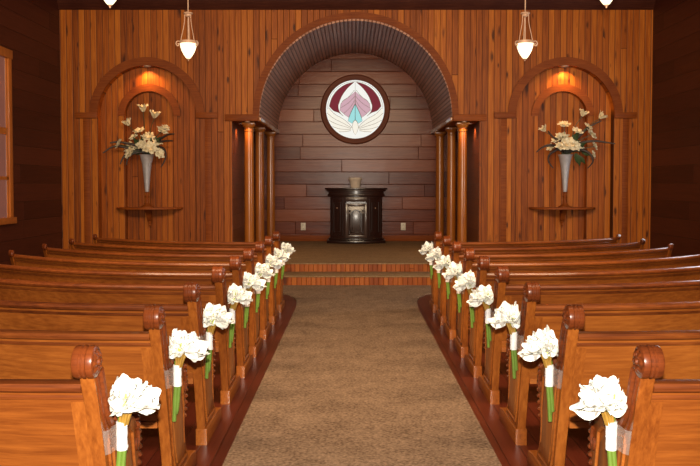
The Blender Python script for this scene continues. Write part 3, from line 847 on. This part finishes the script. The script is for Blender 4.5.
m.prism([(-.235, H - .34), (.235, H - .34), (.20, H - .30), (-.20, H - .30)], -.012, .03, 'xz'); m.build('frieze', 'pulpit_sheen', root)
for s in (-1, 1):
    m = MB()
    a = Vector((s * .30, .045)); b = Vector((s * .53, .185)); dv = (b - a)
    nrm = Vector((dv.y, -dv.x)).normalized() * (1 if s > 0 else -1)
    if nrm.y > 0: nrm = -nrm
    def pt(f, z, off): q = a + dv * f + nrm * off; return (q.x, q.y, z)
    m.tube([pt(.0, .18, .004), pt(1, .18, .004), pt(1, .98, .004), pt(0, .98, .004)], .010, 6, True)
    m.tube([pt(.18, .26, .004), pt(.82, .26, .004), pt(.82, .90, .004), pt(.18, .90, .004)], .007, 6, True)
    m.build('wing_panel', 'pulpit', root)
    m = MB(); m.blob((s * .42, .10 , .78), .014); m.build('wing_knob', 'brass', root)
root = empty('planter', (CX + .02 - .02, PY + .10, ST + H))
tag(root, 'small beige tapered planter on top of the pulpit', 'planter')
m = MB()
m.lathe([(.0001, 0), (.10, 0), (.105, .01), (.128, .16), (.148, .185), (.148, .225), (.138, .228), (.118, .16), (.0001, .15)], n=28)
m.build('pot', 'clay', root)
m = MB(); m.lathe([(.0001, .165), (.118, .165), (.116, .15), (.0001, .15)], n=20); m.build('soil', plain('dark_soil', (0.12, 0.08, 0.05), 0.9), root)

# wall outlets low on the rear boards
for x, lab in ((-1.17, 'ivory wall outlet on the boards beside the pulpit, window side'), (1.12, 'ivory wall outlet on the boards beside the pulpit, windowless side')):
    root = empty('wall_outlet', (x + CX - .02, YB, .62))
    m = MB(); m.box(-.055, .055, -.01, 0, -.085, .085, .004); m.build('cover_plate', 'outlet', root)
    for z in (-.04, .04):
        m = MB(); m.box(-.025, .025, -.014, -.008, z - .026, z + .026, .003); s_ = m.build('socket', 'outlet', root)
        m = MB(); m.box(-.012, -.008, -.016, -.012, z - .008, z + .012); m.box(.008, .012, -.016, -.012, z - .008, z + .012); m.build('slot', 'slot', s_)
    tag(root, lab, 'outlet', 'outlets behind the pulpit')

# ------------------------------------------------------------------ niche shelves, vases, arrangements
def shelf(cx, lab):
    root = empty('niche_shelf', (cx, YW + D1, 1.16)); tag(root, lab, 'shelf')
    n = 24
    half = [(.615 * math.cos(PI + PI * i / n), .42 * math.sin(PI + PI * i / n)) for i in range(n + 1)]
    m = MB(); m.prism(half, -.035, 0, 'xy', bevel=.008); m.build('board', 'pine_trim', root)
    m = MB(); m.prism([(-.03, -.035), (-.26, -.035), (-.22, -.08), (-.12, -.13), (-.07, -.22), (-.03, -.27), (0, -.28), (0, -.035)], -.04, .04, 'yz', bevel=.005)
    m.build('bracket', 'pine_trim', root)
    m = MB(); m.lathe([(.0001, -.36), (.018, -.35), (.026, -.33), (.018, -.305), (.032, -.285), (.035, -.265), (.0001, -.26)], c=(0, -.035, 0), n=14); m.build('finial', 'pine_trim', root)
def vase(cx, lab):
    root = empty('trumpet_vase', (cx, YW - .05, 1.16)); tag(root, lab, 'vase')
    m = MB(); m.lathe([(.0001, 0), (.12, 0), (.12, .015), (.09, .03), (.05, .06), (.034, .10), (.03, .17), (.045, .20), (.03, .225), (.026, .26), (.04, .285), (.0001, .29)], n=24); m.build('foot', 'pine_trim', root)
    m = MB(); m.lathe([(.0001, .285), (.035, .285), (.04, .33), (.05, .45), (.066, .62), (.088, .80), (.118, .93), (.135, .965), (.126, .965), (.108, .93), (.078, .80), (.055, .62), (.03, .40), (.0001, .36)], n=28); m.build('trumpet', 'silver', root)
def bloom_mesh(seed, size, tall=False):
    rng = random.Random(seed); m = MB()
    for ringn, (cnt, spread, ln) in enumerate(((6, .95, 1.0), (5, .45, .75))):
        for k in range(cnt):
            a = 2 * PI * k / cnt + ringn * .5 + rng.uniform(-.2, .2)
            rad = Vector((math.cos(a), math.sin(a), 0))
            d = rad * spread * (.35 if tall else 1) + Vector((0, 0, 1.0 if tall else .55))
            petal(m, Vector((0, 0, 0)), d, rad, size * ln * (1.4 if tall else 1), size * .75, -.3, size * .08, rng, 5, 4)
    return m
def arrangement(cx, lab, blooms, tendrils, leaves, seed):
    K = 0.01825
    org = Vector((cx, YW - .05, 1.16 + .95)); rng = random.Random(seed)
    root = empty('flower_arrangement', org); tag(root, lab, 'flowers')
    pc = 353 + (cx) / K                                  # measured offsets were taken about this column
    stems = []
    for i, (dx, dz, size, tall) in enumerate(blooms):
        p = Vector((dx * K, rng.uniform(-.16, .02), dz * K))
        if abs(p.x) < .2 and p.z < .16: p.y = -.20; p.z += .07
        if p.z < .08: p.x = math.copysign(max(abs(p.x), .26), p.x)
        size *= 1.08
        m = bloom_mesh(seed * 31 + i, size, tall)
        dirv = Vector((p.x * 1.2, -.35 if not tall else -.08, abs(p.z) + .12)).normalized()
        q = Vector((0, 0, 1)).rotation_difference(dirv).to_matrix()
        for vv in m.bm.verts: vv.co = q @ vv.co + p
        m.build('bloom', 'cream', root, smooth=180, keep_normals=True)
        stems.append((p, dirv))
    m = MB()
    for p, dv in stems:
        m.tube(spline([Vector((p.x * .05, p.y * .05, -.12)), Vector((p.x * .15, p.y * .2, .04)), Vector((p.x * .55, p.y * .7, max(.07, p.z * .7))), p - dv * .03, p], 4), .006, 5)
    m.build('stem', 'leaf', root)
    for t in tendrils:
        P = [Vector((x * K, -.02 - .05 * i, z * K)) for i, (x, z) in enumerate([(0, 3)] + t)]
        sp = spline(P, 6); k = len(sp)
        m = MB(); m.tube(sp, [.032 * (1 - .7 * i / k) for i in range(k)], 6); m.build('tendril', 'vine', root)
    m = MB()
    for (x, z, tx, tz) in leaves:
        b = Vector((x * K, -.03, z * K)); d = Vector(((tx - x) * K, -.08, (tz - z) * K))
        petal(m, b, d, Vector((0, -1, .3)), d.length, d.length * .42, -.25, .006, rng, 6, 4)
    m.build('foliage', 'leaf', root, smooth=180, keep_normals=True)
# offsets in wall pixels (1.825 cm) from the vase mouth
BL = [(-1.5, 43, .11, 1), (8.5, 37, .11, 1), (-16, 29.5, .10, 1), (-6.5, 24, .11, 0), (2.5, 18, .13, 0), (17.5, 24, .11, 0), (-25, 11, .10, 0), (-17, 8, .12, 0), (6, 3, .15, 0), (13, 2, .11, 0), (-9.5, -2, .11, 0), (-13, 4, .10, 0), (-8, 10, .12, 0), (11.5, 13, .10, 0), (-2, 6, .11, 0), (21, 27, .08, 0), (-12, 18, .09, 0)]
TL = [[(-16, 7), (-30, 9), (-41, 2)], [(12, 14), (22, 20), (30, 21)], [(10, 12), (20, 14), (28, 14)], [(10, 8), (19, 6), (21, -3), (17, -12)], [(-10, 4), (-20, 0), (-24, -9)], [(-8, 3), (-16, -1), (-18, -10)], [(-10, 10), (-26, 13), (-34, 12)]]
LL = [(-4, 6, -12, 18), (3, 5, 8, 18), (-2, 8, -3, 20), (6, 8, 18, 18), (-6, 2, -18, 6), (2, 3, 2, 12), (8, 6, 16, 8)]
BR = [(-2, 30, .12, 0), (-4, 18, .13, 0), (16, 39, .10, 1), (34, 37, .10, 1), (-20.5, 24, .09, 1), (0, 6, .17, 0), (23, 20.5, .12, 0), (-7, 5, .11, 0), (14, 10, .10, 0), (27, 1, .08, 0), (-15, 8, .08, 0), (9.5, 23.5, .11, 0), (6.5, 5, .13, 0), (27, 9, .09, 0), (-11, 15, .08, 0), (4, 14, .10, 0), (20, 28, .09, 0)]
TR = [[(-14, 10), (-24, 8), (-31, 3)], [(14, 12), (26, 14), (35, 13), (46, 11)], [(-8, 6), (-17, 1), (-19, -6), (-15, -13)], [(12, 6), (22, 2), (25, -6), (19, -13)], [(10, 16), (22, 28), (33, 34)], [(-4, 12), (-14, 18), (-20, 24)]]
LR = [(6, 4, 12, 16), (10, 2, 12, -12), (8, 6, 20, 12), (-2, 8, -6, 20), (4, 10, 12, 24), (12, 0, 18, -10), (16, 4, 24, -2)]
shelf(NX[0], 'half-round wooden shelf in the niche by the window wall')
shelf(NX[1], 'half-round wooden shelf in the niche on the windowless side')
vase(NX[0], 'silver trumpet vase on the shelf of the window-side niche')
vase(NX[1], 'silver trumpet vase on the shelf of the niche away from the window')
arrangement(NX[0], 'cream flowers with drooping dark vines in the window-side niche', BL, TL, LL, 3)
arrangement(NX[1], 'cream flowers and looping dark vines in the niche away from the window', BR, TR, LR, 5)
